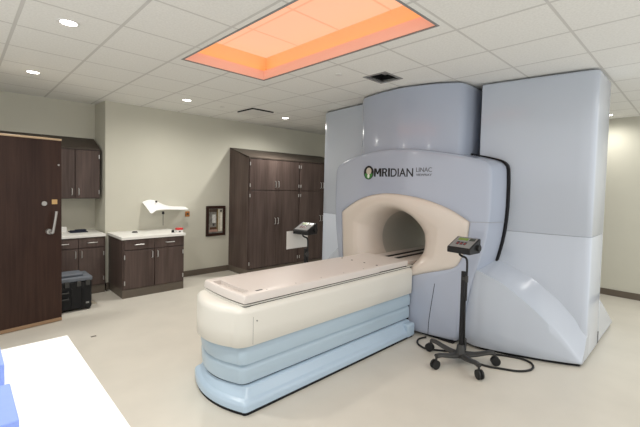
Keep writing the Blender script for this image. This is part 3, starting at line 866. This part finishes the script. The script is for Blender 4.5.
# end section that runs into the bore
B(3.165, 2.355, .800, 3.72, 2.965, .866).build('table_extension', M['slab'], CH, bevel=.012, seg=3)
B(3.70, 2.43, .775, 5.55, 2.955, .826).build('bore_table', M['slab'], CH, bevel=.006)
for y in (2.60, 2.74): B(3.84, y, .826, 5.55, y + .03, .838).build('rail', M['black'], CH)
for (x, y) in ((3.19, 2.40), (3.19, 2.57), (3.19, 2.75), (3.19, 2.90)):
    MB().cyl((x, y, .864), (x, y, .8695), .011, n=14).build('screw', M['dgrey'], CH)
for x in (1.75, 2.05, 2.35, 2.65, 2.95):
    MB().cyl((x, 2.385, .860), (x, 2.385, .8690), .006, n=12).build('index_stud', M['panelgrey'], CH)
B(1.66, 2.395, .8665, 1.72, 2.415, .8695).build('label_plate', M['dgrey'], CH)
MB().cyl((1.62, 2.3205, .665), (1.62, 2.326, .665), .006, n=12).build('screw', M['panelgrey'], CH)
B(1.585, 2.3246, .49, 1.588, 2.326, .70).build('panel_seam', M['panelgrey'], CH)

# ------------------------------------------------------------------ display stands
def make_stand(loc, rz, label):
    r = empty('display_stand', (0, 0, 0), label, 'stand', 'rolling stands with a control box')
    for k in range(5):
        a = math.radians(19 - math.degrees(rz) + 72 * k); c, s = math.cos(a), math.sin(a)
        pts = [(.03 * c, .03 * s, .075), (.10 * c, .10 * s, .082), (.18 * c, .18 * s, .098), (.26 * c, .26 * s, .118), (.315 * c, .315 * s, .118)]
        # flattened, tapering arm
        m = MB(); loops = []
        for i, p in enumerate(catmull([(math.hypot(p[0], p[1]), p[2]) for p in pts], 4)):
            w = .042 - .014 * i / 16; h = .024 - .006 * i / 16
            ring = []
            for q in range(12):
                t = 2 * PI * q / 12
                lat = w * math.cos(t); v = h * math.sin(t)
                ring.append((p[0] * c - lat * s, p[0] * s + lat * c, p[1] + v))
            loops.append(ring)
        m.loft(loops, True, True, True)
        leg = m.build('leg', M['dgrey'], r)
        cx0, cy0 = .315 * c, .315 * s
        cw = MB()
        ax = Vector((-s, c, 0)); cen = Vector((cx0 + .012 * c, cy0 + .012 * s, .0428))
        cw.cyl(cen - ax * .024, cen - ax * .006, .0425, n=20).cyl(cen + ax * .006, cen + ax * .024, .0425, n=20)
        cas = cw.build('caster', M['rubber'], leg)
        MB().cyl((cx0, cy0, .06), (cx0, cy0, .125), .010, n=10).cyl(cen - ax * .008, cen + ax * .008, .026, n=12).build('caster_fork', M['dgrey'], cas) if False else None
        MB().cyl((cx0, cy0, .055), (cx0, cy0, .122), .011, n=10).build('caster_fork', M['dgrey'], leg)
    loops = [[(rr * math.cos(2 * PI * i / 24), rr * math.sin(2 * PI * i / 24), z) for i in range(24)] for rr, z in ((.052, .055), (.058, .07), (.052, .095), (.040, .12), (.034, .165), (.028, .175))]
    MB().loft(loops, True, True, True).build('hub', M['dgrey'], r)
    MB().box(-.014, -.017, .15, .014, .017, .90).build('pole', M['black'], r, bevel=.004)
    MB().cyl((.0, -.034, .80), (.0, -.034, .86), .016, n=14).box(-.016, -.034, .815, .016, .0, .845).build('clamp', M['dgrey'], r)
    MB().tube([(0, -.034, .62), (0, -.034, .85), (0, -.034, .98), (-.002, -.022, 1.03), (-.01, .015, 1.045), (-.012, .04, 1.06), (-.012, .045, 1.09)], .0105, 10, 5).build('gooseneck', M['black'], r)
    # control box: sloping top panel, faces -X
    y0, y1 = -.118, .118
    prof = [(-.115, 1.085), (.075, 1.085), (.085, 1.10), (.085, 1.215), (.072, 1.226), (-.110, 1.142), (-.118, 1.130)]
    bx = MB().prism(prof, 1, y0, y1).build('control_box', M['black'], r, bevel=.006, seg=2)
    sl = Vector((.182, 0, .084)).normalized(); up_ = Vector((-sl.z, 0, sl.x)); base = Vector((-.110, 0, 1.142))
    def onp(u0, v0, u1, v1, lift, nm, m):
        # u along Y (0..1 left to right as seen from the front), v up the slope
        Mx_ = Matrix(((sl.x, 0, up_.x, base.x), (sl.y, 1, up_.y, 0), (sl.z, 0, up_.z, base.z), (0, 0, 0, 1)))
        W = .197
        MB().box(v0 * W, .108 - u1 * .216, -.002, v1 * W, .108 - u0 * .216, lift, Mx_).build(nm, m, bx, bevel=.0008)
    onp(.02, .03, .98, .96, .0022, 'face_panel', M['panelgrey'])
    onp(.14, .66, .60, .90, .0034, 'display', M['screen'])
    onp(.66, .68, .92, .90, .0034, 'display', mat('dim display', (.06, .07, .05), .2, .5))
    for k in range(3):
        onp(.22 + .17 * k, .26, .34 + .17 * k, .52, .0034, 'digit_window', M['logo_black'])
        onp(.25 + .17 * k, .30, .31 + .17 * k, .42, .0042, 'digit', M['led'])
    MB().cyl((.03, y0 - .022, 1.14), (.03, y0, 1.14), .030, n=20).build('side_knob', M['rubber'], bx)
    MB().cyl((.0, y1, 1.13), (.0, y1 + .014, 1.13), .020, n=16).build('side_knob', M['rubber'], bx)
    r.location = loc; r.rotation_euler = (0, 0, rz)
    return r
st = make_stand((3.53, 1.61, 0), math.radians(-4), 'black rolling display stand in front of the scanner, cable on the floor around its base')
st2 = copy_tree(st); st2.location = (3.16, 3.50, 0); st2['label'] = 'black rolling display stand behind the couch, in front of the wardrobes'
st2.rotation_euler = (0, 0, math.radians(8))
# card hanging on the far stand
m = MB()
rows = []
for j in range(3):
    row = []
    for i in range(13):
        u = i / 12; x = 2.962 + .365 * u; row.append((x, 3.642 + .006 * math.sin(3 * u) + .01 * u, 1.113 - .228 * j / 2))
    rows.append(row)
bk = [[(p[0], p[1] + .0015, p[2]) for p in r_] for r_ in rows]
m.loft(rows, closed=False); m.loft(bk, closed=False)
per = lambda R: R[0] + [r_[-1] for r_ in R[1:]] + R[-1][::-1][1:] + [r_[0] for r_ in R[::-1][1:-1]]
m.loft([per(rows), per(bk)], True, smooth=False)
o = m.build('paper_sheet', M['paper']); tag(o, 'white sheet of card hanging on the display stand behind the couch', 'paper')

# floor cable
zf = .0105
pts = [(3.80, 2.14), (3.70, 2.165), (3.60, 2.13), (3.545, 2.06), (3.53, 1.98), (3.60, 1.86), (3.70, 1.74), (3.82, 1.60), (3.93, 1.46), (4.01, 1.33), (4.05, 1.22), (4.03, 1.13), (3.95, 1.08), (3.85, 1.085), (3.75, 1.15), (3.68, 1.27), (3.63, 1.37), (3.615, 1.45), (3.625, 1.53)]
P3 = [(x, y, zf) for x, y in pts] + [(3.615, 1.582, .03), (3.575, 1.594, .14), (3.548, 1.588, .30), (3.538, 1.588, .50), (3.535, 1.588, .63)]
o = MB().tube(P3, .010, 10, 6).build('power_cable', M['rubber']); tag(o, 'black cable looping over the floor from the scanner to the front display stand', 'cable')
# little scrap on the floor
o = B(1.02, 4.55, .0004, 1.07, 4.575, .004).build('floor_scrap', M['kick'], bevel=.001); tag(o, 'tiny dark scrap on the pale floor in front of the open door', 'scrap')

# ------------------------------------------------------------------ world light and camera
w = bpy.data.worlds.new('World'); S.world = w; w.use_nodes = True
w.node_tree.nodes['Background'].inputs['Color'].default_value = (1.0, 1.0, .985, 1)
w.node_tree.nodes['Background'].inputs['Strength'].default_value = 1.0

cam = bpy.data.cameras.new('camera'); co = bpy.data.objects.new('camera', cam); COL.objects.link(co)
yaw, pit, rol = math.radians(45.895), math.radians(2.2348), math.radians(1.3948)
F = Vector((math.cos(yaw) * math.cos(pit), math.sin(yaw) * math.cos(pit), -math.sin(pit)))
R = Vector((math.sin(yaw), -math.cos(yaw), 0)); U = R.cross(F)
R, U = math.cos(rol) * R + math.sin(rol) * U, -math.sin(rol) * R + math.cos(rol) * U
Mx = Matrix((R, U, -F)).transposed().to_4x4(); Mx.translation = Vector((0, 0, 1.70))
co.matrix_world = Mx
cam.sensor_width = 36; cam.lens = 374.05 / 640 * 36
cam.shift_y = -(213.5 - 200.05) / 640
cam.clip_start = .02
S.camera = co
S.view_settings.view_transform = 'Standard'; S.view_settings.look = 'None'; S.view_settings.gamma = 1; S.view_settings.use_curve_mapping = False
S.view_settings.exposure = 0.32
